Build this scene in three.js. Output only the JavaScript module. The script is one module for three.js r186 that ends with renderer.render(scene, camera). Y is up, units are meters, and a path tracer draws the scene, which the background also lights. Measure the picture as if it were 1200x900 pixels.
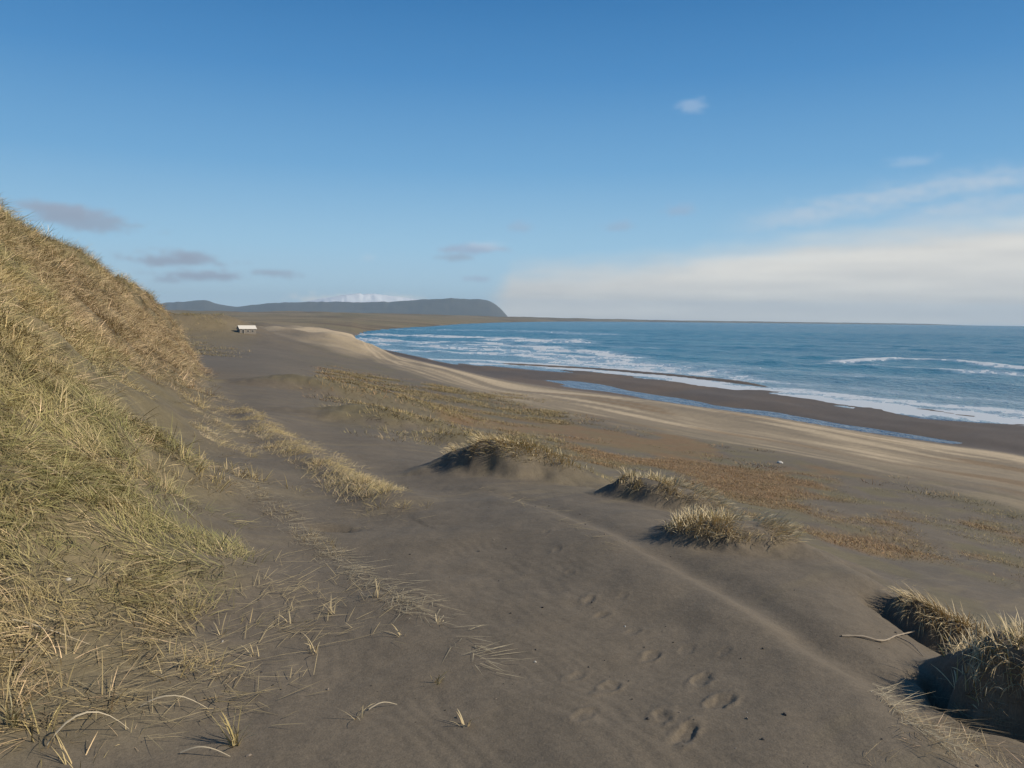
import * as THREE from 'three';
import { mergeGeometries } from 'three/addons/utils/BufferGeometryUtils.js';

// ---------------------------------------------------------------- camera, sky, sun, exposure
const EYE = 8.0, FPX = 922;                       // eye height above the sea, focal length in photo pixels (1200 x 900)
const PITCH = 4.72 * Math.PI / 180, ROLL = 0.72 * Math.PI / 180;
const scene = new THREE.Scene();
const camera = new THREE.PerspectiveCamera(2 * Math.atan(450 / FPX) * 180 / Math.PI, 4 / 3, 0.1, 90000);
camera.position.set(0, EYE, 0);
camera.rotation.order = 'YXZ';
camera.rotation.set(-PITCH, 0, ROLL);
camera.updateMatrixWorld(true);
const renderer = new THREE.WebGLRenderer({ antialias: true });
renderer.setSize(1024, 768);
renderer.toneMapping = THREE.LinearToneMapping;
renderer.toneMappingExposure = 1.0;
renderer.shadowMap.enabled = true;

const SUN_AZ = 101 * Math.PI / 180, SUN_EL = 35 * Math.PI / 180;   // to the right of the view, a little ahead
const sunDir = new THREE.Vector3(Math.sin(SUN_AZ) * Math.cos(SUN_EL), Math.sin(SUN_EL), -Math.cos(SUN_AZ) * Math.cos(SUN_EL));
const sun = new THREE.DirectionalLight(new THREE.Color(1.0, 0.9, 0.74), 4.3);
sun.position.copy(sunDir).multiplyScalar(120);
sun.castShadow = true;
sun.shadow.radius = 2;
sun.shadow.mapSize.set(4096, 4096);
Object.assign(sun.shadow.camera, { left: -60, right: 60, top: 60, bottom: -60, near: 1, far: 300 });
sun.name = 'sun'; scene.add(sun, sun.target);

// ---------------------------------------------------------------- helpers: numbers, noise
const clamp = (x, a, b) => x < a ? a : x > b ? b : x;
const lerp = (a, b, t) => a + (b - a) * t;
const sstep = (a, b, x) => { const t = clamp((x - a) / (b - a), 0, 1); return t * t * (3 - 2 * t); };
function rng(seed) { let s = seed >>> 0; return () => { s = (s + 0x6D2B79F5) | 0; let t = Math.imul(s ^ (s >>> 15), 1 | s); t = (t + Math.imul(t ^ (t >>> 7), 61 | t)) ^ t; return ((t ^ (t >>> 14)) >>> 0) / 4294967296; }; }
function hash2(i, j) { let h = Math.imul(i, 374761393) + Math.imul(j, 668265263); h = Math.imul(h ^ (h >>> 13), 1274126177); return ((h ^ (h >>> 16)) >>> 0) / 4294967296; }
function vnoise(x, y) {
  const i = Math.floor(x), j = Math.floor(y); let fx = x - i, fy = y - j;
  fx = fx * fx * fx * (fx * (fx * 6 - 15) + 10); fy = fy * fy * fy * (fy * (fy * 6 - 15) + 10);
  const a = hash2(i, j), b = hash2(i + 1, j), c = hash2(i, j + 1), d = hash2(i + 1, j + 1);
  return (a + (b - a) * fx + (c - a) * fy + (a - b - c + d) * fx * fy) * 2 - 1;
}
function fbm(x, y, o = 4) { let s = 0, a = 0.5; for (let k = 0; k < o; k++) { s += a * vnoise(x, y); const t = x * 1.6 + y * 1.2 + 17.3; y = -x * 1.2 + y * 1.6 + 5.1; x = t; a *= 0.5; } return s; }

// photo pixel -> ray direction (the photograph is 1200 x 900)
const RIGHT = new THREE.Vector3(), UP = new THREE.Vector3(), BACK = new THREE.Vector3();
camera.matrixWorld.extractBasis(RIGHT, UP, BACK);
function ray(px, py) { return new THREE.Vector3().addScaledVector(RIGHT, px - 600).addScaledVector(UP, 450 - py).addScaledVector(BACK, -FPX).normalize(); }
function plane(px, py, h = 0) { const d = ray(px, py), t = (EYE - h) / Math.max(1e-5, -d.y); return { th: Math.atan2(d.x, -d.z), r: Math.hypot(d.x, d.z) * t, x: d.x * t, f: -d.z * t }; }
const thOf = px => { const d = ray(px, 374); return Math.atan2(d.x, -d.z); };
const D2R = Math.PI / 180;

// ---------------------------------------------------------------- the sky (air and clouds), equirectangular
{
  const W = 2048, H = 1024, data = new Float32Array(W * H * 4);
  const lin = v => Math.pow(v / 255, 2.2);
  const S = (e, r, g, b) => [e, lin(r), lin(g), lin(b)];
  const grad = [S(0, 196, 216, 226), S(2.2, 178, 210, 229), S(5, 158, 201, 229), S(10.5, 114, 169, 214), S(16.5, 80, 140, 196), S(22, 58, 118, 176), S(35, 52, 104, 158), S(60, 48, 92, 142), S(90, 46, 86, 134)];
  const air = e => { let k = 0; while (k < grad.length - 2 && e > grad[k + 1][0]) k++; const a = grad[k], b = grad[k + 1], t = clamp((e - a[0]) / (b[0] - a[0]), 0, 1); return [lerp(a[1], b[1], t), lerp(a[2], b[2], t), lerp(a[3], b[3], t)]; };
  const dirDeg = (px, py) => { const d = ray(px, py); return [Math.atan2(d.x, -d.z) / D2R, Math.asin(d.y) / D2R]; };
  // small clouds: centre, half-width, half-height (photo pixels), opacity, tone
  const grey = [lin(150), lin(160), lin(178)], mauve = [lin(160), lin(172), lin(195)], pale = [lin(200), lin(212), lin(226)], white = [lin(236), lin(234), lin(228)];
  const puffs = [
    [95, 258, 62, 13, .75, grey, 4], [60, 246, 40, 9, .55, grey, 3], [205, 306, 55, 8, .85, grey, 0], [215, 299, 26, 6, .6, grey, -2],
    [240, 324, 58, 6, .85, grey, 0], [325, 322, 34, 4.5, .7, grey, 1], [195, 328, 22, 4, .6, grey, 0],
    [556, 293, 44, 6, .7, mauve, 0], [532, 302, 26, 4, .6, grey, 0], [556, 327, 18, 3, .55, mauve, 0], [432, 303, 10, 5, .25, pale, 0], [570, 288, 22, 5, .4, pale, 0],
    [612, 268, 22, 7, .4, mauve, 0], [726, 266, 22, 6, .42, mauve, 0], [799, 249, 22, 7, .42, mauve, 0], [810, 125, 17, 9, .3, pale, 0], [1070, 190, 26, 5, .25, pale, 0],
    [425, 351, 80, 5.5, .9, white, 0],
  ].map(([x, y, w, h, o, c, s]) => { const [a, e] = dirDeg(x, y); return { a, e, w: w / FPX / D2R, h: h / FPX / D2R, o, c, s: -s / Math.max(1, w) }; });
  const top = [[560, 368], [600, 328], [700, 320], [800, 310], [950, 290], [1080, 276], [1200, 264]].map(p => dirDeg(...p));
  const bankTop = a => { if (a <= top[0][0]) return -1; for (let k = 0; k < top.length - 1; k++) if (a < top[k + 1][0]) return lerp(top[k][1], top[k + 1][1], (a - top[k][0]) / (top[k + 1][0] - top[k][0])); const l = top[top.length - 1]; return l[1] + 4.5 * (1 - Math.exp(-(a - l[0]) / 40)); };
  const streaks = [
    [[820, 272], [900, 258], [1000, 237], [1100, 219], [1200, 206], [1330, 196]], [[1010, 262], [1100, 248], [1200, 236], [1320, 226]], [[880, 262], [960, 256], [1060, 240]],
  ].map(l => l.map(p => dirDeg(...p)));
  for (let j = 0; j < H; j++) {
    const el = ((j + .5) / H - .5) * 180;
    for (let i = 0; i < W; i++) {
      const phi = ((i + .5) / W - .5) * 2 * Math.PI;
      const az = Math.atan2(Math.cos(phi), -Math.sin(phi)) / D2R;      // 0 straight ahead, + to the right
      let c = air(Math.max(0, el));
      if (el > -3 && el < 40) {
        // slightly milkier toward the sun's side near the horizon, everywhere
        const n1 = fbm(az * .35, el * 1.7, 4), n2 = fbm(az * .9 + 40, el * 4.2, 3) + .55 * fbm(az * 2.6 + 7, el * 9 + 3, 3);
        // pale bank low over the sea; it runs on to the right out of view and ends far behind
        const bt = bankTop(az) + n1 * .5;
        let back = 1 - sstep(120, 170, Math.abs(az));
        let k = (az > -3 ? 1 : 0) * back * (1 - sstep(bt - 1.0, bt + 1.7, el)) * sstep(-1.5, 1.2, az + 1.2);
        const n5 = fbm(az * .12 + 3, el * 1.6, 4) * 16 + n2 * 3, bank = [lin(229 + n5), lin(226 + n5 * .9), lin(219 + n5 * .7)];
        for (let q = 0; q < 3; q++) c[q] = lerp(c[q], bank[q], clamp(k, 0, 1) * .96);
        for (const [si, l] of streaks.entries()) for (let s = 0; s < l.length - 1; s++) if (az >= l[s][0] && az < l[s + 1][0]) {
          const t = (az - l[s][0]) / (l[s + 1][0] - l[s][0]), ce = lerp(l[s][1], l[s + 1][1], t) + n1 * .25;
          const span = (az - l[0][0]) / (l[l.length - 1][0] - l[0][0]);
          const w = [.62, .5, .4][si] * (1 + n2 * .4), o = [.6, .5, .3][si] * Math.exp(-Math.pow((el - ce) / w, 2)) * sstep(0, .3, span) * sstep(1, .7, span) * (.8 + n2 * .5);
          for (let q = 0; q < 3; q++) c[q] = lerp(c[q], [lin(196), lin(209), lin(222)][q], clamp(o, 0, 1));
        }
        for (const p of puffs) {
          const dx = (az - p.a) / p.w; if (Math.abs(dx) > 1.6) continue;
          const dy = (el - p.e - p.s * (az - p.a)) / p.h; if (Math.abs(dy) > 2.2) continue;
          const fl = dy < 0 ? 1.25 : .85;
          const d = Math.sqrt(dx * dx + dy * dy * fl * fl) + n2 * .55 + n1 * .3;
          const o = p.o * (1 - sstep(.35, 1.15, d));
          const lift = dy > 0 ? .12 * Math.min(1, dy) : 0;
          for (let q = 0; q < 3; q++) c[q] = lerp(c[q], p.c[q] * (1 + lift), o);
        }
      }
      const o = (j * W + i) * 4; data[o] = c[0]; data[o + 1] = c[1]; data[o + 2] = c[2]; data[o + 3] = 1;
    }
  }
  const sky = new THREE.DataTexture(data, W, H, THREE.RGBAFormat, THREE.FloatType);
  sky.mapping = THREE.EquirectangularReflectionMapping; sky.magFilter = THREE.LinearFilter; sky.minFilter = THREE.LinearFilter; sky.colorSpace = THREE.LinearSRGBColorSpace; sky.needsUpdate = true;
  scene.background = sky; scene.environment = sky;
}
scene.fog = new THREE.FogExp2(new THREE.Color(0.60, 0.82, 1.0), 6.8e-5);

// ---------------------------------------------------------------- names, labels
const used = new Map();
function numbered(n) { const k = used.get(n) || 0; used.set(n, k + 1); return k ? `${n}_${String(k).padStart(3, '0')}` : n; }
function tag(o, label, category, group, kind) { o.userData.label = label; if (category) o.userData.category = category; if (group) o.userData.group = group; if (kind) o.userData.kind = kind; return o; }
function put(o, name) { o.name = numbered(name); o.traverse(c => { if (c.isMesh) { c.castShadow = true; c.receiveShadow = true; } }); scene.add(o); return o; }
function part(name, geo, mat, parent) { const m = new THREE.Mesh(geo, mat); m.name = name; m.castShadow = m.receiveShadow = true; parent.add(m); return m; }

// ---------------------------------------------------------------- the land: a height for every place (x right, f ahead, metres)
// curves over bearing: distance of shore lines
function curve(pts) {                                     // pts: [bearing, value] sorted; smooth interpolation of the value
  const n = pts.length;
  return t => {
    if (t <= pts[0][0]) return pts[0][1]; if (t >= pts[n - 1][0]) return pts[n - 1][1];
    let k = 0; while (t > pts[k + 1][0]) k++;
    const [x0, y0] = pts[k], [x1, y1] = pts[k + 1], h = x1 - x0, u = (t - x0) / h;
    const m0 = k > 0 ? (y1 - pts[k - 1][1]) / (x1 - pts[k - 1][0]) : (y1 - y0) / h, m1 = k < n - 2 ? (pts[k + 2][1] - y0) / (pts[k + 2][0] - x0) : (y1 - y0) / h;
    const u2 = u * u, u3 = u2 * u;
    return (2 * u3 - 3 * u2 + 1) * y0 + (u3 - 2 * u2 + u) * h * m0 + (-2 * u3 + 3 * u2) * y1 + (u3 - u2) * h * m1;
  };
}
const shorePx = [ // px, dry sand end, lagoon inner, lagoon outer, bar outer (photo rows on the sea's level)
  [412, 397, 396.6, 396.3, 396], [430, 407, 406, 405.5, 405], [460, 417, 415, 413.5, 412], [520, 431, 429, 427.5, 426], [580, 445, 443, 434, 429], [640, 455, 452, 442, 434],
  [700, 463, 460, 449, 440], [760, 471, 469, 461, 447], [830, 481, 479, 472, 458], [900, 491, 489, 482, 468], [1000, 508, 505, 498, 480], [1100, 523, 520, 512, 491], [1200, 538, 534, 525, 500]];
const shoreCurve = c => {
  const p = shorePx.map(s => { const q = plane(s[0], s[c]); return [q.th, Math.log(q.r)]; });
  const e = p[p.length - 1][1], base = [0, 46, 48, 52, 66][c];
  for (const [deg, k] of [[48, .9], [65, .86], [90, .9], [120, 1.2], [150, 2.6], [180, 5]]) p.push([deg * D2R, Math.log(base * k)]);
  const f = curve(p); return t => Math.exp(f(t));
};
const E0 = shoreCurve(1), L0 = shoreCurve(2), L1 = shoreCurve(3), B1 = shoreCurve(4);
const BAR2 = (() => { const f = curve([[560, 424], [613, 427.5], [700, 432.5], [800, 441], [870, 449], [940, 460]].map(([x, y]) => { const q = plane(x, y); return [q.th, Math.log(q.r)]; })); const a = plane(560, 424).th, b = plane(940, 460).th; return (t, r) => t < a || t > b ? 0 : Math.exp(-Math.pow((r - Math.exp(f(t))) / (r * .022), 2)) * sstep(a, a + .05, t) * sstep(b, b - .08, t); })();
const TH0 = plane(412, 396).th;
const farC = curve([[412, 395], [430, 388.5], [500, 382.5], [600, 377.6], [700, 376.9], [850, 378.2], [1000, 379.8], [1200, 382.1]].map(([x, y]) => { const q = plane(x, y); return [q.th, Math.log(q.r)]; }).concat([[60 * D2R, Math.log(14000)], [180 * D2R, Math.log(16000)]]));
const FAR = t => Math.exp(farC(t));

// base heights: bearing given by photo column, then [distance ahead, height]
const farTail = [[700, 5], [1200, 11], [2000, 19], [4000, 17], [9000, 14], [40000, 10]];
const cols = [
  [1200, [[1.5, 6.38], [3, 6.28], [4.2, 6.0], [6, 5.3], [9, 4.4], [14, 3.3], [22, 2.1], [32, 1.25], [43, .6]]],
  [1000, [[1.5, 6.37], [4, 6.27], [6, 5.98], [8, 5.3], [12, 4.2], [20, 2.8], [35, 1.5], [50, .8]]],
  [800, [[1.5, 6.36], [4, 6.28], [7, 6.1], [9.5, 5.7], [13, 4.8], [22, 3.2], [40, 1.7], [60, .9]]],
  [600, [[1.5, 6.35], [4, 6.28], [7, 6.13], [11, 5.8], [15, 5.1], [25, 3.8], [45, 2.3], [70, 1.3], [88, .6]]],
  [450, [[1.5, 6.35], [4, 6.28], [8, 6.06], [14, 5.65], [20, 5.2], [30, 4.4], [50, 3.3], [80, 2.3], [120, 1.5], [150, .9], [300, 1]]],
  [380, [[1.5, 6.35], [4, 6.28], [10, 5.98], [20, 5.35], [35, 4.6], [60, 3.7], [100, 3.0], [160, 2.6], [250, 2.5], [400, 3]]],
  [300, [[1.5, 6.35], [4, 6.3], [10, 6.05], [20, 5.6], [40, 4.9], [70, 4.3], [120, 4.0], [200, 3.8], [300, 4.2], [450, 5]]],
  [0, [[1.5, 6.35], [4, 6.3], [10, 6.1], [20, 5.8], [40, 5.4], [80, 5.2], [200, 5], [450, 5.5]]],
].map(([px, l]) => { const th = thOf(px), c = Math.cos(th); return [th, l.concat(px >= 450 && false ? [] : farTail).map(([d, h]) => [Math.log(d / c), h])]; });
const side = (deg, l) => cols.push([deg * D2R, l.concat(farTail).map(([d, h]) => [Math.log(d), h])]);
side(60, [[1.5, 6.36], [3, 6.2], [5, 5.6], [9, 4.2], [15, 2.9], [24, 1.7], [36, .8]]); side(90, [[1.5, 6.36], [3, 6.2], [5, 5.7], [9, 4.4], [15, 3], [24, 1.7], [38, .8]]);
side(130, [[1.5, 6.35], [4, 6.3], [9, 5.6], [20, 4], [40, 2], [70, 1]]); side(180, [[1.5, 6.35], [4, 6.3], [10, 6.2], [40, 6], [150, 5]]);
side(-60, [[1.5, 6.35], [4, 6.3], [10, 6.2], [40, 5.8], [200, 5.2]]); side(-120, [[1.5, 6.35], [4, 6.3], [10, 6.2], [40, 6], [200, 5.2]]); side(-180, [[1.5, 6.35], [4, 6.3], [10, 6.2], [40, 6], [150, 5]]);
cols.sort((a, b) => a[0] - b[0]);
const colF = cols.map(([, l]) => curve(l)), colT = cols.map(c => c[0]);
function table(th, lr) {
  let k = 0; while (k < colT.length - 2 && th > colT[k + 1]) k++;
  const t0 = colT[k], t1 = colT[k + 1], h = t1 - t0, u = clamp((th - t0) / h, 0, 1), y0 = colF[k](lr), y1 = colF[k + 1](lr);
  const m0 = k > 0 ? (y1 - colF[k - 1](lr)) / (t1 - colT[k - 1]) : (y1 - y0) / h, m1 = k < colT.length - 2 ? (colF[k + 2](lr) - y0) / (colT[k + 2] - t0) : (y1 - y0) / h;
  const u2 = u * u, u3 = u2 * u;
  return (2 * u3 - 3 * u2 + 1) * y0 + (u3 - 2 * u2 + u) * h * m0 + (-2 * u3 + 3 * u2) * y1 + (u3 - u2) * h * m1;
}
// signed distance to a polyline (left of its run is positive) and how far along it
function polyDist(line, x, f, out) {
  let best = 1e9, bs = 0, bt = 0, acc = 0;
  for (let k = 0; k < line.length - 1; k++) {
    const [ax, af] = line[k], [bx, bf] = line[k + 1], ux = bx - ax, uf = bf - af, L2 = ux * ux + uf * uf, t = clamp(((x - ax) * ux + (f - af) * uf) / L2, 0, 1);
    const dx = x - ax - ux * t, df = f - af - uf * t, d = dx * dx + df * df;
    if (d < best) { best = d; bs = (ux * (f - af) - uf * (x - ax)) > 0 ? 1 : -1; bt = k + t; }
  }
  out.p = Math.sqrt(best) * bs; out.t = bt; return out;
}
// the big grassy dune: its foot, running away from the viewer, then round its far nose
const foot = [[-2.2, -30], [-1.7, -6], [-1.35, 0], [-1.05, 3.2], [-1.0, 5], [-1.7, 8], [-3.4, 13], [-7.2, 22], [-14.2, 38], [-17.0, 44.5], [-19.5, 48], [-26, 51], [-60, 56]];
const riseAt = curve([[0, 4.6], [3, 4.6], [5, 4.6], [6, 5.25], [7, 5.05], [8, 4.4], [9, 3.95], [10, 3.4], [12, 3.2]].map(a => a));
const widthAt = curve([[0, 7.5], [3, 7.2], [5, 7.2], [6, 7.6], [7, 7.0], [8, 4.6], [9, 3.0], [10, 3.0], [12, 6]]);
const tmp = { p: 0, t: 0 }, tmp2 = { p: 0, t: 0 };
function duneProfile(v) { // 0 foot .. 1 crest
  if (v < 0) return 0; v = v < .3 ? v * v / .6 : v - .15; v *= 1 / .85; if (v > 1) return 1 - .1 * Math.min(1, (v - 1) / 2);
  return .82 * v + .18 * v * v * (3 - 2 * v) - .2 * v * Math.pow(1 - v, 2.2);
}
const spur = [[-6.4, 18.5], [-4.6, 14.4], [-3.2, 11.6], [-1.9, 9.2], [-1.02, 7.55]];
const bank = [plane(545, 560, 6.1), plane(640, 600, 6.15), plane(720, 640, 6.2), plane(830, 705, 6.22), plane(940, 780, 6.25), plane(1090, 890, 6.28)].map(q => [q.x, q.f]);
const ridge2 = [[2.35, 7.2], [2.75, 6.2], [2.9, 5.3]];
// hummocks beside the path: centre, half sizes, turn, height, bulge exponent
const hummocks = [
  { st: 0, n: 'A', x: .03, f: 11.4, a: 1.05, b: .7, r: -.1, h: .52 }, { st: .2, n: 'B', x: 1.95, f: 9.2, a: .72, b: .52, r: -.25, h: .33 }, { st: .15, n: 'C', x: 1.9, f: 6.65, a: .5, b: .4, r: -.2, h: .2 },
  { st: .35, n: 'D', x: 2.98, f: 5.1, a: .36, b: .3, r: -.35, h: .27 }, { st: .7, n: 'E', x: 2.76, f: 3.7, a: .48, b: .42, r: -.5, h: .44 },
  { n: 'F', x: 3.8, f: 12.2, a: 1.3, b: .7, r: -.3, h: .30 }, { n: 'G', x: -2.9, f: 22, a: 2.6, b: 1.2, r: .35, h: .5 }, { n: 'H', x: .5, f: 19, a: 2.4, b: 1.2, r: -.3, h: .5 }, { n: 'I', x: -7.5, f: 36, a: 4, b: 2, r: .5, h: .7 },
];
function hummockV(o, x, f) { const dx = x - o.x, df = f - o.f, c = Math.cos(o.r), s = Math.sin(o.r), u = (dx * c + df * s) / o.a, v = (-dx * s + df * c) / o.b; return Math.sqrt(u * u + v * v); }
// footprints in the sand: photo pixel, turn, depth
const prints = [[690, 704, .3, .016], [703, 722, .5, .02], [764, 772, .7, .02], [716, 816, .6, .018], [822, 806, .6, .02], [846, 838, .8, .028], [776, 858, .5, .02], [800, 884, .7, .032], [684, 856, .9, .014], [668, 668, .3, .008], [806, 766, .5, .008], [850, 772, .4, .008], [676, 800, .5, .01], [652, 640, .3, .009], [640, 618, .3, .008], [628, 600, .2, .007], [742, 742, .5, .01], [730, 700, .4, .007]]
  .map(([x, y, a, d], i) => { const q = plane(x, y, 6.25); return [q.x, q.f, a + .1 * Math.sin(i * 7), d]; });
const bumps = [[-48, 112, 17, 12, 3.4], [-70, 150, 30, 18, 3.6], [-92, 235, 30, 22, 3], [-34, 150, 10, 30, 1.3], [-43, 175, 7, 22, .9], [-57, 235, 9, 24, 1.1], [-70, 290, 9, 30, 1.2]];
const HIDE = { hollowX: 0, hollowF: 0 };
function info(x, f, o = {}) {           // everything known about a place
  const r = Math.hypot(x, f), th = Math.atan2(x, f), lr = Math.log(Math.max(r, 1.2));
  let h = table(th, lr), dune = 0, dv = -9, zone = 'land';
  const e0 = E0(th), fr = FAR(th), open = sstep(TH0 - .03, TH0 + .01, th);
  if (r > 55) h += fbm(x * .035, f * .035, 3) * Math.min(1, (r - 55) / 60) * .9 * sstep(.3, 1.6, h);
  if (r > 500) h += fbm(x * .004, f * .004, 4) * 7 * sstep(500, 1200, r) + fbm(x * .02, f * .02, 2) * 2.0 * sstep(500, 1000, r);
  // the dune on the left
  if (x < 3 && f < 75 && r < 90) {
    polyDist(foot, x, f, tmp);
    const p = tmp.p + fbm(x * .45 + 3, f * .3, 3) * .5 * sstep(2, 9, f) ;
    dv = p / widthAt(tmp.t);
    if (dv > 0) {
      const R = riseAt(tmp.t) + fbm(x * .16, f * .16, 2) * .35;
      dune = R * duneProfile(dv);
      const rough = sstep(.05, .35, dv);
      dune += rough * (fbm(x * .55, f * .55, 4) * .34 + fbm(x * 2.1, f * 2.1, 3) * .12);
      // slumped, eroded scarps high on the far part
      const sc = sstep(16, 22, f) * sstep(.2, .4, dv) * (1 - sstep(.95, 1.2, dv));
      if (sc > 0) { const w = fbm(x * .28 + 9, f * .28, 3) * 2.2 + dv * 3.2, q = w - Math.floor(w); dune += sc * .42 * (sstep(.3, .55, q) - q); }
      h += dune;
    }
    if (f > 4 && f < 18) {
      polyDist(spur, x, f, tmp2);
      const q = tmp2.p + fbm(x * 1.1, f * 1.1, 2) * .15, wl = q > 0 ? .55 : .32, k = Math.exp(-(q * q) / (wl * wl)) * sstep(4.15, 3.6, tmp2.t);
      h += .13 * k; o.spur = k;
      if (q > 0) h -= .06 * Math.exp(-Math.pow((q - 1.0) / .5, 2)) * sstep(4.0, 3.5, tmp2.t) * sstep(1.6, 2.4, tmp2.t); // blown-out hollow behind it
    }
  }
  o.dv = dv;
  o.hum = 0; o.humId = -1;
  if (r < 45) {
    polyDist(bank, x, f, tmp2);
    if (Math.abs(tmp2.p) < 1.6) { const q = -tmp2.p + fbm(x * .9, f * .9, 2) * .12, en = sstep(0, .6, tmp2.t) ; h += en * (q < 0 ? .06 * Math.exp(-q * q / .05) : .06 * Math.exp(-q * q / .35)) - .05 * en * Math.exp(-Math.pow((q + .28) / .2, 2)); }
    polyDist(ridge2, x, f, tmp2);
    if (Math.abs(tmp2.p) < 2) { const q = -tmp2.p, en = sstep(0, .5, tmp2.t) * sstep(2, 1.5, tmp2.t); h += en * .14 * Math.exp(-q * q / (q < 0 ? .035 : .25)) - .13 * Math.exp(-Math.pow((q + .55) / .42, 2)) * sstep(.1, .9, tmp2.t) * sstep(2, 1.7, tmp2.t); }
    for (let k = 0; k < hummocks.length; k++) {
      const m = hummocks[k]; if (Math.abs(x - m.x) > 2.2 * m.a || Math.abs(f - m.f) > 2.2 * m.a) continue;
      const v = hummockV(m, x, f) + fbm(x * 2.2 / m.a + k * 7, f * 2.2 / m.a, 3) * .3;
      // steep on the side facing the path, drawn out behind
      const sideK = ((x - m.x) * -.75 + (f - m.f) * -.66) / m.a;
      const st = m.st || 0, in0 = lerp(.2, lerp(.4, .75, st), sstep(-.3, .5, sideK)), out0 = lerp(1.9, lerp(1.55, 1.05, st), sstep(-.3, .5, sideK));
      const q = 1 - sstep(in0, out0, v);
      h += m.h * q * (.85 + .15 * fbm(x * 3, f * 3, 2)); if (q > o.hum) { o.hum = q; o.humId = k; }
      if (sideK > .2 && st > .3) h -= (.06 + .16 * st) * Math.exp(-Math.pow((v - 1.18) / .2, 2)) * sstep(.2, .6, sideK);
    }
    const near = 1 - sstep(18, 45, r);
    h += near * (fbm(x * .5 + 4, f * .5, 3) * .07 + fbm(x * 2.3, f * 2.3, 2) * .012);
    if (r < 14 && dv < .15) {
      h += fbm(x * 7, f * 4, 2) * .006;
      const w = sstep(.1, .5, fbm(x * .7 + 8, f * .7, 2) + .25); h += Math.sin((x * .95 + f * .6 + fbm(x * 1.6, f * 1.6, 2) * .35) * 52) * .0012 * w;
    }
    if (r < 9) for (const [fx, ff, a, d] of prints) {
      const dx = x - fx, df = f - ff; if (dx * dx + df * df > .12) continue;
      const c = Math.cos(a), s = Math.sin(a), u = (dx * c - df * s) / (.03 + d * .4), v = (dx * s + df * c) / (.06 + d * 1.2), q = Math.sqrt(u * u + v * v) + fbm(x * 16, f * 16, 3) * .75;
      h += -d * .38 * (1 - sstep(.55, 1.05, q)) + d * .4 * Math.exp(-Math.pow((q - 1.3) / .3, 2)) * (.5 + fbm(x * 9, f * 9, 2));
    }
    if (f > 6 && f < 9) { const dx = (x + 1.62) / .2, df = (f - 6.95) / .12; h -= .09 * Math.exp(-(dx * dx + df * df)); }
  }
  if (r > 30) for (const [bx, bf, sx, sf, a] of bumps) { const dx = (x - bx) / sx, df = (f - bf) / sf, q = dx * dx + df * df; if (q < 7) h += a * Math.exp(-q) * (1 + .5 * fbm(x * .12, f * .12, 3)); }
  // shore, lagoon, bar, sea bed
  o.e0 = e0; o.r = r; o.th = th;
  if (open > 0 && r < fr) {
    if (r < e0) { const w = sstep(.86 * e0, e0, r) * open; h = lerp(h, .25, w); if (r > e0 * .6) h += (1 - w) * 0; }
    else {
      const l0 = Math.max(L0(th), e0 + .2), l1 = Math.max(L1(th), l0 + .2), b1 = Math.max(B1(th), l1 + .2), n = fbm(x * .07, f * .07, 3);
      let s;
      const mid = (l0 + l1) / 2, bm = (l1 + b1) / 2;
      if (r < l0) s = lerp(.25, .04, (r - e0) / (l0 - e0)); else if (r < mid) s = lerp(.04, -.07, (r - l0) / (mid - l0)); else if (r < l1) s = lerp(-.07, .05, (r - mid) / (l1 - mid));
      else if (r < bm) s = lerp(.05, .2, (r - l1) / (bm - l1)); else if (r < b1) s = lerp(.2, .02, (r - bm) / (b1 - bm)); else s = lerp(.02, -4, sstep(0, 200, r - b1));
      s += (fbm(r / e0 * 12, th * 10, 3) * .19 + n * .07) * sstep(0, 3, r - e0) * (1 - sstep(0, 40, r - b1)); { const b2 = BAR2(th, r); if (b2 > .05 && r > b1) s = Math.max(s, b2 * (.2 + fbm(x * .1, f * .1, 2) * .16) - (1 - b2) * .25); }
      const edge = .25 + (fr - r) * -.02; s = Math.max(s, Math.min(.25, edge));
      h = lerp(h, s, open); zone = 'shore';
    }
  } else if (open > 0 && r >= fr) h = lerp(h, Math.min(h, .25 + (r - fr) * .012), open);
  o.h = h; o.zone = zone; return o;
}
const I0 = {};
const height = (x, f) => info(x, f, I0).h;
function at(px, py) {                                       // where a photo pixel meets the ground
  const d = ray(px, py), u = Math.hypot(d.x, d.z); let t = .8, pt = t;
  while (t < 3000) { if (EYE + d.y * t < height(d.x * t, -d.z * t)) { let a = pt, b = t; for (let k = 0; k < 18; k++) { const m = (a + b) / 2; if (EYE + d.y * m < height(d.x * m, -d.z * m)) b = m; else a = m; } t = b; break; } pt = t; t *= 1.012; }
  const x = d.x * t, f = -d.z * t; return { x, f, h: height(x, f), r: u * t };
}

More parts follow.
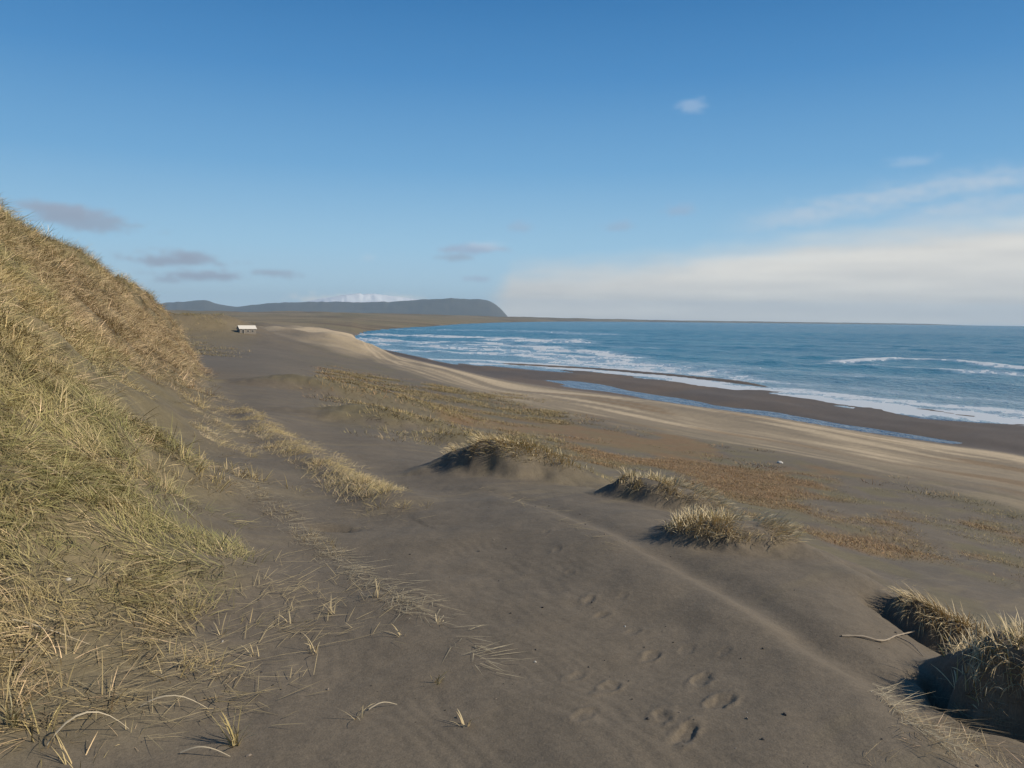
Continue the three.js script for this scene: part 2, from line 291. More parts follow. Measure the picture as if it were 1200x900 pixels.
// ---------------------------------------------------------------- ground material: colour by place, grain by texture
function noiseTex(n, fn, srgb) { const d = new Uint8Array(n * n * 4); for (let j = 0; j < n; j++) for (let i = 0; i < n; i++) { const c = fn(i / n, j / n, i, j), o = (j * n + i) * 4; d[o] = c[0]; d[o + 1] = c[1]; d[o + 2] = c[2]; d[o + 3] = 255; } const t = new THREE.DataTexture(d, n, n); t.wrapS = t.wrapT = THREE.RepeatWrapping; t.magFilter = THREE.LinearFilter; t.minFilter = THREE.LinearMipmapLinearFilter; t.generateMipmaps = true; if (srgb) t.colorSpace = THREE.SRGBColorSpace; t.needsUpdate = true; return t; }
function tnoise(u, v, p) { // periodic value noise
  const x = u * p, y = v * p, i = Math.floor(x), j = Math.floor(y); let fx = x - i, fy = y - j; fx = fx * fx * (3 - 2 * fx); fy = fy * fy * (3 - 2 * fy);
  const m = (a, q) => ((a % q) + q) % q, H = (a, b) => hash2(m(a, p) + p * 31, m(b, p) + p * 57);
  return lerp(lerp(H(i, j), H(i + 1, j), fx), lerp(H(i, j + 1), H(i + 1, j + 1), fx), fy);
}
const RT = rng(5);
const grainTex = noiseTex(1024, (u, v) => { const g = RT(), n = tnoise(u, v, 16) * .25 + tnoise(u, v, 64) * .3 + tnoise(u, v, 256) * .45; let c = 230 + (n - .5) * 60 + (g - .5) * 46; if (RT() < .004) c += 45; if (RT() < .006) c -= 60; return [clamp(c, 60, 255), clamp(c * .995, 60, 255), clamp(c * .98, 60, 255)]; }, true);
const grainBump = noiseTex(1024, (u, v) => { const n = tnoise(u, v, 24) * .4 + tnoise(u, v, 96) * .3 + tnoise(u, v, 320) * .2 + RT() * .1; const c = n * 255; return [c, c, c]; });
const sandMat = new THREE.MeshStandardMaterial({ vertexColors: true, roughness: .95, map: grainTex, bumpMap: grainBump, bumpScale: .004 });
const wetMat = new THREE.MeshStandardMaterial({ vertexColors: true, roughness: .7, map: grainTex, bumpMap: grainBump, bumpScale: .004 });

const mixc = (a, b, t) => { a[0] += (b[0] - a[0]) * t; a[1] += (b[1] - a[1]) * t; a[2] += (b[2] - a[2]) * t; };
const SAND = [.190, .151, .106], SAND2 = [.163, .133, .098], TAN = [.66, .51, .33], BEACH = [.41, .315, .20], BROWN = [.265, .160, .068], OLIVE = [.19, .155, .075], STRAW = [.34, .26, .135], PEAT = [.135, .085, .046], WET = [.15, .110, .074], MOOR = [.29, .22, .12];
const heathLine = [[566, 494], [640, 497], [720, 512], [800, 540], [870, 572], [930, 596], [985, 622]].map(p => { const q = at(...p); return [q.x, q.f]; }), thb = { p: 0, t: 0 };
function heath(x, f) { if (x < -12 || x > 22 || f < 8 || f > 60) return 0; polyDist(heathLine, x, f, thb); return 1 - sstep(.5, 1.7, Math.abs(thb.p) / 2.9 + fbm(x * .42 + 5, f * .3, 4) * 2.4 + sstep(4.3, 5.6, thb.t) * .6); }   // patch of rusty heath behind the hummocks
const scarpLine = [[-9.5, 17], [-12.5, 25], [-16, 36], [-18.5, 45]]; const tsc = { p: 0, t: 0 };
function scarpMask(x, f) { polyDist(scarpLine, x, f, tsc); return 1 - sstep(1.2, 3.0, Math.abs(tsc.p) + fbm(x * .5, f * .5, 3) * 2.2); }   // bare brown turf of the slumped crest
function groundColour(x, f, o, c) {
  const { r, th, e0, dv, hum } = o;
  const n1 = fbm(x * .9, f * .9, 3), n2 = fbm(x * .22 + 31, f * .22, 3), n3 = fbm(x * 4.5, f * 4.5, 2);
  c[0] = SAND[0]; c[1] = SAND[1]; c[2] = SAND[2]; mixc(c, SAND2, clamp(.5 + n2 * 1.2 + fbm(x * .8 + f * .5, f * 2.2 - x * 1.4, 3) * .6, 0, 1)); { const st = fbm((x * .75 + f * .66) * .7 + 11, (f * .75 - x * .66) * 5, 3); mixc(c, [.24, .19, .118], sstep(.1, .5, st + n2 * .5) * .5 * (r < 40 ? 1 : 0)); }
  if (r > 9) { // grown-over plain between the hummocks and the beach
    const along = (r / e0);
    const veg = sstep(9.5, 13, r) * sstep(-.02, .06, th + fbm(x * .12, f * .12, 2) * .12 - (r > 14 ? -.12 : 0)) * (1 - sstep(.50, .70, along + n2 * .08)) * sstep(-.4, .15, n1 * .7 + n2 * .8 + .2);
    const hb = heath(x, f); mixc(c, BROWN, hb * .85); if (th > -.25) mixc(c, OLIVE, veg * (1 - hb) * .55 * sstep(-.15, .25, fbm(along * 24, th * 9, 3) + n1 * .5));
    // strip of low growth beside the path farther on
    const strip = sstep(14, 22, r) * sstep(-.30, -.2, th - .0015 * Math.max(0, 40 - r)) * (1 - sstep(.62, .8, along)) * sstep(-.2, .3, n1 + n2 * .6);
    mixc(c, OLIVE, strip * .45);
    // the pale upper beach: streaks that follow the shore
    if (th > TH0 - .2) {
      const k = sstep(.56, .74, along + n2 * .05) * (r < e0 ? 1 : 0) * sstep(TH0 - .12, TH0, th);
      const st = fbm(along * 26, th * 5 + 3, 3), st2 = fbm(along * 70, th * 9, 2);
      mixc(c, BEACH, k * clamp(.75 + st2 * .5, 0, 1));
      mixc(c, TAN, k * sstep(-.02, .4, st + .6 * Math.exp(-Math.pow((along - .92) / .05, 2)) + .22 * Math.exp(-Math.pow((along - .78) / .03, 2)) + st2 * .4) * .85);
      mixc(c, BROWN, k * sstep(.2, .5, fbm(along * 40 + 9, th * 7, 2)) * .6);
      if (r < e0) mixc(c, WET, sstep(.97, 1.0, along) * .8);
    }
  }
  if (dv > 0) {
    const g = sstep(.02, .3, dv + n1 * .18 + n2 * .12);
    mixc(c, OLIVE, g * .62); mixc(c, STRAW, g * sstep(0, .5, n1) * .35);
    mixc(c, PEAT, scarpMask(x, f) * sstep(-.25, .25, n1) * .6);
  }
  if (hum > 0 && o.humId >= 6) mixc(c, OLIVE, sstep(.2, .8, hum) * .6);
  if (r > 70 && (th < TH0 + .08 || r > 400)) { // rough pasture and moor farther off
    const m = sstep(70, 130, r) * sstep(-.30, -.36, th + fbm(x * .02, f * .02, 2) * .06) + sstep(320, 420, r + n2 * 80);
    mixc(c, MOOR, clamp(m, 0, 1) * .9); mixc(c, OLIVE, clamp(m, 0, 1) * sstep(-.2, .3, fbm(x * .015, f * .015, 3)) * .8);
    mixc(c, PEAT, clamp(m, 0, 1) * sstep(.0, .35, fbm(x * .004 + 9, f * .012, 3)) * .75);
    // bare pale sand dunes at the head of the bay
    const dd = Math.hypot((x + f * .228) / 15, (f - 190) / 95); mixc(c, TAN, (1 - sstep(.55, 1.05, dd + fbm(x * .09, f * .03, 3) * .5)) * .85);
  }
  if (o.zone === 'shore') { c[0] = WET[0]; c[1] = WET[1]; c[2] = WET[2]; mixc(c, BROWN, sstep(-.1, .4, fbm(x * .08, f * .08, 3)) * .35); }
  const s = 1 + n3 * .10 + n1 * .10; c[0] *= s; c[1] *= s; c[2] *= s;
}
// polar mesh round the viewer: fine where it is near, coarse where it is far
{
  const ths = []; for (let a = -180; a < -42; a += 4) ths.push(a); for (let a = -42; a < 40; a += .115) ths.push(a); for (let a = 40; a <= 180.01; a += 4) ths.push(Math.min(a, 180));
  if (ths[ths.length - 1] < 180) ths.push(180);
  const rs = [.02, .2, .5, .8, 1.1]; let r = 1.4; while (r < 12500) { rs.push(r); r *= r < 2.4 ? 1.02 : r < 10 ? 1.0055 : r < 60 ? 1.0085 : r < 700 ? 1.014 : 1.05; }
  const nc = ths.length, nr = rs.length, pos = new Float32Array(nc * nr * 3), col = new Float32Array(nc * nr * 3), uv = new Float32Array(nc * nr * 2), wet = new Uint8Array(nc * nr), hh = new Float32Array(nc * nr);
  const o = {}, c = [0, 0, 0];
  for (let j = 0; j < nr; j++) for (let i = 0; i < nc; i++) {
    const a = ths[i] * D2R, x = Math.sin(a) * rs[j], f = Math.cos(a) * rs[j], k = j * nc + i;
    info(x, f, o); groundColour(x, f, o, c);
    pos[k * 3] = x; pos[k * 3 + 1] = o.h; pos[k * 3 + 2] = -f; hh[k] = o.h;
    col[k * 3] = c[0]; col[k * 3 + 1] = c[1]; col[k * 3 + 2] = c[2]; uv[k * 2] = x / 1.7; uv[k * 2 + 1] = f / 1.7;
    wet[k] = o.zone === 'shore' || (o.r > o.e0 * .985 && o.r < o.e0 * 1.2 && o.th > TH0) ? 1 : 0;
  }
  const dry = [], wt = [];
  for (let j = 0; j < nr - 1; j++) for (let i = 0; i < nc - 1; i++) {
    const a = j * nc + i, b = a + 1, d = a + nc, e = d + 1, w = wet[a] + wet[b] + wet[d] + wet[e];
    if (w === 4 && Math.max(hh[a], hh[b], hh[d], hh[e]) < -2.5) continue;                // deep under the sea
    (w >= 2 ? wt : dry).push(a, b, e, a, e, d);
  }
  const full = new THREE.BufferGeometry(); full.setAttribute('position', new THREE.BufferAttribute(pos, 3)); full.setIndex(dry.concat(wt)); full.computeVertexNormals();
  const nor = full.getAttribute('normal').array;
  const sub = idx => {
    const map = new Int32Array(nc * nr).fill(-1), list = [], out = new Uint32Array(idx.length); for (let q = 0; q < idx.length; q++) { let v = map[idx[q]]; if (v < 0) { v = map[idx[q]] = list.length; list.push(idx[q]); } out[q] = v; }
    const g = new THREE.BufferGeometry(), P = new Float32Array(list.length * 3), N = new Float32Array(list.length * 3), C = new Float32Array(list.length * 3), U = new Float32Array(list.length * 2);
    list.forEach((s, q) => { for (let m = 0; m < 3; m++) { P[q * 3 + m] = pos[s * 3 + m]; N[q * 3 + m] = nor[s * 3 + m]; C[q * 3 + m] = col[s * 3 + m]; } U[q * 2] = uv[s * 2]; U[q * 2 + 1] = uv[s * 2 + 1]; });
    g.setAttribute('position', new THREE.BufferAttribute(P, 3)); g.setAttribute('normal', new THREE.BufferAttribute(N, 3)); g.setAttribute('color', new THREE.BufferAttribute(C, 3)); g.setAttribute('uv', new THREE.BufferAttribute(U, 2)); g.setIndex(new THREE.BufferAttribute(out, 1)); return g;
  };
  tag(put(new THREE.Mesh(sub(dry), sandMat), 'ground'), 'dark volcanic sand dunes and pale upper beach', null, null, 'structure');
  tag(put(new THREE.Mesh(sub(wt), wetMat), 'wet_sand'), 'dark wet sand bar along the water', null, null, 'structure');
  console.log('ground', nc, nr, dry.length / 3, wt.length / 3);
}

// ---------------------------------------------------------------- the sea
{
  // foam: bands on the water given by photo pixels on the sea's level, half-width in metres, strength
  const bands = [
    [[[985, 424], [1050, 421], [1120, 425], [1200, 431], [1300, 438]], 2.6, 1.0], [[[1040, 431], [1120, 436], [1200, 441], [1300, 448]], 3.4, .75], [[[960, 425], [985, 428], [1020, 427]], 3, .8],
    [[[560, 407], [640, 409], [700, 414], [722, 417]], 6, .7], [[[684, 410], [704, 414], [722, 418]], 3, 1.0], [[[600, 397], [680, 404], [760, 409]], 5, .35],
    [[[430, 392], [500, 394], [600, 397], [660, 400]], 16, .95], [[[425, 397], [480, 400], [560, 402], [640, 406]], 9, .95], [[[440, 403], [520, 407], [600, 411], [690, 420], [760, 428]], 5, .8],
    [[[470, 411], [540, 414], [620, 417], [700, 427], [800, 438]], 4.5, .85], [[[520, 421], [580, 423], [640, 427], [700, 434], [800, 444], [880, 456]], 3.2, .95], [[[560, 426], [640, 430], [720, 437]], 2.0, .7],
    [[[800, 446], [880, 460], [960, 468], [1060, 481], [1200, 494], [1340, 508]], 2.6, 1.0], [[[860, 452], [960, 462], [1080, 474], [1200, 486], [1340, 500]], 2.6, .75], [[[900, 446], [1000, 455], [1100, 464], [1200, 472]], 2.4, .35],
    [[[760, 420], [860, 428], [960, 437], [1060, 443]], 3, .4], [[[640, 418], [720, 425], [800, 434], [900, 447]], 5, .62], [[[440, 400], [520, 404], [600, 408], [680, 412]], 8, .8], [[[430, 386], [520, 387], [620, 388], [700, 392]], 22, .5], [[[700, 440], [800, 451], [900, 463]], 1.6, .8],
  ].map(([l, w, s]) => { const p = l.map(q => plane(q[0], q[1])); return { l: p.map(q => [q.x, q.f]), w, s, r0: Math.min(...p.map(q => q.r)) - w * 6, r1: Math.max(...p.map(q => q.r)) + w * 6 }; });
  const ths = []; for (let a = -16; a < 42; a += .085) ths.push(a); for (let a = 42; a <= 150; a += 1.5) ths.push(a);
  const rs = []; let r = 26; while (r < 12500) { rs.push(r); r *= r < 140 ? 1.0055 : r < 700 ? 1.008 : 1.045; }
  const nc = ths.length, nr = rs.length, pos = new Float32Array(nc * nr * 3), col = new Float32Array(nc * nr * 3), uv = new Float32Array(nc * nr * 2), foam = new Float32Array(nc * nr), land = new Uint8Array(nc * nr);
  const o = {}, t3 = {};
  const DEEP = [.018, .125, .172], MIDW = [.04, .165, .205], SHAL = [.17, .245, .265], LAG = [.12, .155, .19];
  for (let j = 0; j < nr; j++) for (let i = 0; i < nc; i++) {
    const a = ths[i] * D2R, x = Math.sin(a) * rs[j], f = Math.cos(a) * rs[j], k = j * nc + i;
    info(x, f, o);
    const b1 = B1(o.th), off = o.r - b1, depth = sstep(-2, 60, off), fade = 1 - sstep(900, 3000, o.r);
    // swell rolling toward the shore
    const ph = off * .16 + fbm(x * .012, f * .012, 2) * 5, sw = Math.pow(.5 + .5 * Math.sin(ph), 3);
    let y = depth * fade * (sw * .42 + fbm(x * .16, f * .16, 3) * .32 - .12) + (off < 0 ? 0 : .02);
    let fo = 0;
    const n = fbm(x * .11, f * .11, 3), n2 = fbm(x * .5, f * .5, 3), n3 = fbm(x * 1.6, f * 1.6, 2);
    if (o.r < 700 && off > -3) for (const b of bands) {
      if (o.r < b.r0 || o.r > b.r1) continue;
      polyDist(b.l, x, f, t3); const q = (t3.p + n * b.w * 1.4) / b.w; if (Math.abs(q) > 2.5) continue;
      const v = b.s * Math.exp(-q * q); fo = Math.max(fo, v); if (b.s > .9 && b.w < 3) y += .35 * Math.exp(-q * q * 1.6) * depth;
    }
    fo += .3 * (1 - sstep(0, 30, off)) * (off > 0 ? 1 : 0);
    foam[k] = fo + n2 * .5 + n3 * .5 + fbm(x * 3.4, f * 3.4, 2) * .3 - .1;
    const c = DEEP.slice(); mixc(c, MIDW, clamp(.3 + fbm(x * .02, f * .05, 3) * 1.4, 0, 1)); mixc(c, SHAL, (1 - sstep(4, 90, off + n * 25)) * .75); if (off < 0) { c[0] = LAG[0]; c[1] = LAG[1]; c[2] = LAG[2]; }
    mixc(c, [.50, .55, .57], clamp(fo * 1.2 - .14 + n2 * .35 + n3 * .15, 0, .92));
    pos[k * 3] = x; pos[k * 3 + 1] = y; pos[k * 3 + 2] = -f; col.set(c, k * 3); uv[k * 2] = x / 9; uv[k * 2 + 1] = f / 9; land[k] = o.h > .35 ? 1 : 0;
  }
  const wi = [], fi = [];
  for (let j = 0; j < nr - 1; j++) for (let i = 0; i < nc - 1; i++) {
    const a = j * nc + i, b = a + 1, d = a + nc, e = d + 1; if (land[a] + land[b] + land[d] + land[e] === 4) continue;
    ((foam[a] + foam[b] + foam[d] + foam[e]) / 4 > .62 ? fi : wi).push(a, b, e, a, e, d);
  }
  const mk = idx => { const g = new THREE.BufferGeometry(); g.setAttribute('position', new THREE.BufferAttribute(pos, 3)); g.setAttribute('color', new THREE.BufferAttribute(col, 3)); g.setAttribute('uv', new THREE.BufferAttribute(uv, 2)); g.setIndex(wi.concat(fi)); g.computeVertexNormals(); g.setIndex(idx); return g; };
  const wb = noiseTex(512, (u, v) => { const n = tnoise(u, v, 6) * .4 + tnoise(u, v, 13) * .3 + tnoise(u, v, 29) * .18 + tnoise(u, v, 61) * .12, c = clamp(n * 255, 0, 255); return [c, c, c]; });
  const water = new THREE.MeshStandardMaterial({ vertexColors: true, roughness: .24, bumpMap: wb, bumpScale: .55 });
  tag(put(new THREE.Mesh(mk(wi), water), 'sea'), 'blue sea with low swell and a shallow lagoon behind the bar', null, null, 'structure');
  const fm = new THREE.MeshStandardMaterial({ color: new THREE.Color().setRGB(.54, .57, .585), roughness: .9 });
  const fg = mk(fi); fg.deleteAttribute('color');
  tag(put(new THREE.Mesh(fg, fm), 'sea_foam'), 'white foam of breaking waves on the sea', 'foam', null, 'stuff');
  console.log('sea', wi.length / 3, fi.length / 3);
}

// ---------------------------------------------------------------- far mountains
{
  function ridgeMesh(line, dist, depth, colour, seed) {   // line: [px, py] of the skyline
    const pts = line.map(([px, py]) => { const d = ray(px, py), t = dist / Math.hypot(d.x, d.z); return [Math.atan2(d.x, -d.z), Math.max(5, EYE + d.y * t)]; });
    const sk = curve(pts), a0 = pts[0][0], a1 = pts[pts.length - 1][0], N = 220, M = 26, pos = [], idx = [];
    for (let j = 0; j <= M; j++) for (let i = 0; i <= N; i++) {
      const a = lerp(a0, a1, i / N), v = j / M, rr = dist - depth * (1 - v) * .55 + (v > .55 ? depth * (v - .55) : 0), up = v < .55 ? Math.pow(v / .55, .8) : 1 - sstep(.55, 1, v) * .9;
      const x = Math.sin(a) * rr, f = Math.cos(a) * rr, H = sk(a) + fbm(a * 160 + seed, 1.5, 3) * 9, n = fbm(x * .0018 + seed, f * .0018, 4), gl = Math.abs(fbm(a * 45 + seed + v * 2, v * 4, 4));
      pos.push(x, -20 + (H + 20) * clamp(up * (1 + (v < .5 ? n * .3 : 0)) - (v < .5 ? gl * .1 * Math.sin(v / .55 * Math.PI) : 0), 0, 1), -f);
    }
    for (let j = 0; j < M; j++) for (let i = 0; i < N; i++) { const a = j * (N + 1) + i; idx.push(a, a + 1, a + N + 2, a, a + N + 2, a + N + 1); }
    const g = new THREE.BufferGeometry(); g.setAttribute('position', new THREE.Float32BufferAttribute(pos, 3)); g.setIndex(idx); g.computeVertexNormals();
    return new THREE.Mesh(g, new THREE.MeshStandardMaterial({ color: new THREE.Color().setRGB(...colour), roughness: 1 }));
  }
  tag(put(ridgeMesh([[120, 360], [170, 357], [205, 355], [222, 354], [238, 352.5], [252, 356], [275, 360], [292, 358.5], [318, 356], [345, 355], [380, 354.5], [420, 355], [460, 354.5], [490, 352.5], [515, 351.5], [540, 351.5], [562, 352], [572, 353.5], [580, 357.5], [586, 362], [592, 368], [597, 374]], 9500, 2800, [.085, .075, .056], 3), 'mountain'), 'long flat-topped mountain ending in a steep headland', null, null, 'structure');
  tag(put(ridgeMesh([[330, 362], [360, 354], [385, 349], [410, 346.5], [430, 345], [448, 346], [470, 349], [500, 353], [540, 362]], 11400, 2000, [.8, .82, .85], 8), 'mountain'), 'snow covered mountain behind the dark flat-topped ridge', null, null, 'structure');
}
console.log('landforms done');
// ---------------------------------------------------------------- grass: blades, tufts, stuff
const RG = rng(77), rnd = (a, b) => a + (b - a) * RG();
function newB() { return { p: [], c: [], i: [] }; }
// one blade: a narrow strip that rises, bends over and tapers; dir is the compass way it leans
function blade(B, x, y, z, dir, lean, bend, L, w, c, seg = 4, floor) {
  const n0 = B.p.length / 3; let a = lean, px = x, py = y, pz = z; const st = L / seg, sx = -Math.sin(dir), sz = Math.cos(dir); const tw = rnd(-.5, .5);
  for (let k = 0; k <= seg; k++) {
    const t = k / seg, ww = w * .5 * (k === seg ? .12 : 1 - .55 * t * t), cs = Math.cos(tw * t * 2), sn = Math.sin(tw * t * 2) * ww;
    B.p.push(px + sx * ww * cs, py + sn, pz + sz * ww * cs, px - sx * ww * cs, py - sn, pz - sz * ww * cs);
    for (let q = 0; q < 2; q++) B.c.push(c[0], c[1], c[2]);
    if (k < seg) { B.i.push(n0 + 2 * k, n0 + 2 * k + 1, n0 + 2 * k + 3, n0 + 2 * k, n0 + 2 * k + 3, n0 + 2 * k + 2); }
    px += Math.cos(dir) * Math.sin(a) * st; pz += Math.sin(dir) * Math.sin(a) * st; py += Math.cos(a) * st; a += bend / seg;
    if (floor) { const fl = floor(px, -pz) + .004; if (py < fl) { py = fl; a = Math.min(a, 1.5); } } else if (py < y + .004 && k > 0) { py = y + .004; a = Math.min(a, 1.55); }
  }
}
function geoB(B) { const g = new THREE.BufferGeometry(); g.setAttribute('position', new THREE.Float32BufferAttribute(B.p, 3)); g.setAttribute('color', new THREE.Float32BufferAttribute(B.c, 3)); g.setIndex(B.i); g.computeVertexNormals(); return g; }
const grassMat = new THREE.MeshStandardMaterial({ vertexColors: true, roughness: .8, side: THREE.DoubleSide });
const rootMat = new THREE.MeshStandardMaterial({ vertexColors: true, roughness: .95, side: THREE.DoubleSide });
function tuftGeo(n, rad, L0, L1, lean0, lean1, bend, w, comb, spreadTone) {
  const B = newB();
  for (let k = 0; k < n; k++) {
    const a = rnd(0, 6.283), q = Math.sqrt(RG()) * rad, dir = comb === null ? a + rnd(-.7, .7) : comb + rnd(-.8, .8), s = rnd(1 - spreadTone, 1 + spreadTone), dry = RG() < .3 ? 1 : 0;
    blade(B, Math.cos(a) * q, -.02, Math.sin(a) * q, dir, rnd(lean0, lean1), rnd(.3, 1) * bend, rnd(L0, L1), w * rnd(.7, 1.2), [s * (1 + .35 * dry), s * (1 + .25 * dry), s * (1 + .45 * dry)]);
  }
  return geoB(B);
}
const variants = {
  upright: [0, 1, 2].map(() => tuftGeo(22, .08, .09, .26, .3, 1.15, 1.0, .0045, null, .35)),
  laid: [0, 1, 2].map(() => tuftGeo(24, .14, .1, .34, 1.0, 1.5, .4, .0048, 0, .4)),
  low: [0, 1].map(() => tuftGeo(16, .06, .06, .18, .3, 1.2, .8, .0045, null, .3)),
  coarse: [0, 1, 2].map(() => tuftGeo(36, .22, .12, .38, .5, 1.4, .8, .0062, null, .45)),
  patch: [0, 1].map(() => tuftGeo(40, .36, .06, .2, .5, 1.35, .7, .013, null, .45)),
};
const C_STRAW = [.50, .385, .20], C_OLIVE = [.21, .19, .075], C_YELLOW = [.39, .30, .115], C_BROWN = [.295, .213, .115], C_RUST = [.30, .165, .062], C_GREEN = [.15, .175, .045], C_PALE = [.58, .47, .29];
const lots = new Map();
function addInst(kind, x, f, scale, rotY, colour, sink = 0, tilt = .6) {
  const v = variants[kind], vi = Math.floor(RG() * v.length), key = kind + vi; if (!lots.has(key)) lots.set(key, { g: v[vi], kind, m: [], c: [] });
  const h = height(x, f), e = .12, nx = (height(x - e, f) - height(x + e, f)) / (2 * e), nf = (height(x, f - e) - height(x, f + e)) / (2 * e);
  const n = new THREE.Vector3(nx * tilt, 1, -nf * tilt).normalize(), q = new THREE.Quaternion().setFromUnitVectors(new THREE.Vector3(0, 1, 0), n).multiply(new THREE.Quaternion().setFromAxisAngle(new THREE.Vector3(0, 1, 0), rotY));
  const l = lots.get(key); l.m.push(new THREE.Matrix4().compose(new THREE.Vector3(x, h - sink, -f), q, new THREE.Vector3(scale, scale * rnd(.8, 1.15), scale))); l.c.push(new THREE.Color().setRGB(...colour));
}
const cmix = (a, b, t) => { const c = a.slice(); mixc(c, b, clamp(t, 0, 1)); return c; };
{
  const o = {};
  // the dune's slope
  const scatter = (r0, r1, a0, a1, perM2, fn) => { const area = (a1 - a0) * D2R * (r1 * r1 - r0 * r0) / 2, n = Math.floor(area * perM2); for (let k = 0; k < n; k++) { const r = Math.sqrt(lerp(r0 * r0, r1 * r1, RG())), a = lerp(a0, a1, RG()) * D2R; fn(Math.sin(a) * r, Math.cos(a) * r, r); } };
  const slopeTone = (x, f, dv, n1, n2) => {
    const n4 = fbm(x * .13 + 50, f * .13, 2); let c = cmix(C_OLIVE, C_YELLOW, .42 + n1 * 1.0 + n4 * 1.4); c = cmix(c, C_GREEN, sstep(.0, .35, n2) * .5); c = cmix(c, C_BROWN, .6 * scarpMask(x, f) + sstep(.05, .4, n4 + n1 * .3) * .5);
    c = cmix(c, C_STRAW, (RG() < .38 ? rnd(.3, 1) : rnd(0, .2))); const s = rnd(.75, 1.2); return [c[0] * s, c[1] * s, c[2] * s];
  };
  const onSlope = kindF => (x, f, r) => {
    info(x, f, o); if (!(o.dv > 0.02)) return;
    const n1 = fbm(x * .8, f * .8, 3), n2 = fbm(x * .35 + 20, f * .35, 3), dv = o.dv;
    const bare = sstep(.08, .26, fbm(x * 1.1 + 90, f * 1.1, 3)) * (1 - sstep(.28, .5, dv)) * .8;
    const den = sstep(.06, .42, dv + n1 * .34 + n2 * .12 - sstep(4.5, 9, f) * (1 - sstep(14, 20, f)) * (1 - sstep(.3, .5, dv)) * .11 - .05) * (1 - bare);
    const scarp = scarpMask(x, f) * sstep(.0, .25, n1 + n2 * .5) * .75;
    if (RG() > den * (1 - scarp)) return;
    kindF(x, f, dv, n1, n2);
  };
  scatter(1.2, 9, -46, 4, 420, onSlope((x, f, dv, n1, n2) => {
    const laid = RG() < .68 + n1 * .4, c = slopeTone(x, f, dv, n1, n2);
    addInst(laid ? 'laid' : RG() < .25 ? 'low' : 'upright', x, f, rnd(.5, 1.05) * (RG() < .06 ? 1.5 : 1), laid ? 2.2 + fbm(x * .9, f * .9, 2) * 7 + rnd(-1.2, 1.2) : rnd(0, 6.28), c, .01, .9);
  }));
  scatter(9, 21, -46, 0, 120, onSlope((x, f, dv, n1, n2) => addInst(RG() < .6 ? 'laid' : 'coarse', x, f, rnd(.7, 1.25), 2.2 + rnd(-1.8, 1.8), slopeTone(x, f, dv, n1, n2), .01)));
  scatter(21, 62, -42, -8, 30, onSlope((x, f, dv, n1, n2) => addInst('coarse', x, f, rnd(.9, 1.7), rnd(0, 6.28), slopeTone(x, f, dv, n1, n2), .03)));
  // thin scatter of sprigs where the sand begins
  scatter(2.4, 9, -36, 2, 26, (x, f) => { info(x, f, o); if (o.dv < -.03 || o.dv > .4) return; if (fbm(x * .9 + 5, f * .9, 3) + .25 * sstep(-.05, .15, o.dv) < .08) return; addInst('low', x, f, rnd(.7, 1.5), rnd(0, 6.28), cmix(C_YELLOW, C_STRAW, RG()), .01); });
  for (const [[ax, ay], [bx, by], n, w] of [[[255, 535], [330, 600], 40, 16], [[330, 600], [400, 655], 30, 13], [[210, 440], [300, 520], 60, 26], [[240, 480], [270, 560], 40, 26]]) for (let k = 0; k < n; k++) { const t = RG(), q = at(lerp(ax, bx, t) + rnd(-w, w), lerp(ay, by, t) + rnd(-w, w) * .6); addInst(RG() < .6 ? 'laid' : 'low', q.x, q.f, rnd(.35, .7), -1 + rnd(-.8, .8), cmix(C_YELLOW, C_PALE, RG()), .01); }
  // the spur of sand with a mane of grass
  for (let k = 0; k < 1300; k++) { const t = RG() * 3.8, i = Math.floor(t), u = t - i, a = spur[i], b = spur[i + 1], x = lerp(a[0], b[0], u) + rnd(-.9, .3) * (RG() < .4 ? 1.3 : .6), f = lerp(a[1], b[1], u) + rnd(-.3, .3); info(x, f, o); if ((o.spur || 0) < .05 + RG() * .5 || fbm(x * 1.1 + 3, f * 1.1, 3) + .12 * RG() < -.06) continue; addInst(RG() < .85 ? 'laid' : 'upright', x, f, rnd(.4, .8), 1.0 + rnd(-.7, .7), cmix(C_YELLOW, C_STRAW, rnd(.1, 1)), .01); }
  for (let k = 0; k < 1500; k++) { const t = RG(), u = RG(), q = at(lerp(235, 472, t) - u * 20, lerp(448, 574, t) + u * lerp(62, 20, t)); if (fbm(q.x * 1.4 + 7, q.f * 1.4, 3) + .2 < u * .4) continue; addInst(RG() < .85 ? 'laid' : 'low', q.x, q.f, rnd(.35, .75), 1.0 + rnd(-.8, .8), cmix(C_YELLOW, C_PALE, rnd(0, .8)), .01, 1); }
  // low rusty growth between the hummocks and the beach
  scatter(9, 34, -6, 38, 70, (x, f, r) => { info(x, f, o); if (o.dv > 0 || o.hum > .5) return; const along = r / o.e0, n = fbm(x * .5, f * .5, 3), n2 = fbm(x * .14 + 9, f * .14, 2); const hb = heath(x, f); if (hb * .9 + .3 * sstep(-.05, .4, n + n2) < RG() || along > .55 + n * .1) return; addInst('patch', x, f, rnd(.4, .9), rnd(0, 6.28), cmix(cmix(C_OLIVE, C_YELLOW, RG()), cmix(C_RUST, C_BROWN, RG()), hb * rnd(.5, 1)), .03, 1); });
  scatter(30, 75, -14, 38, 6, (x, f, r) => { info(x, f, o); const along = r / o.e0, n = fbm(x * .3, f * .3, 3), n2 = fbm(x * .1 + 9, f * .1, 2); if (n * .6 + n2 * .6 + .12 < RG() * .9 || along > .6 + n * .1) return; addInst('patch', x, f, rnd(1, 1.8), rnd(0, 6.28), cmix(cmix(C_RUST, C_BROWN, RG()), C_OLIVE, RG() * .8), .03, 1); });
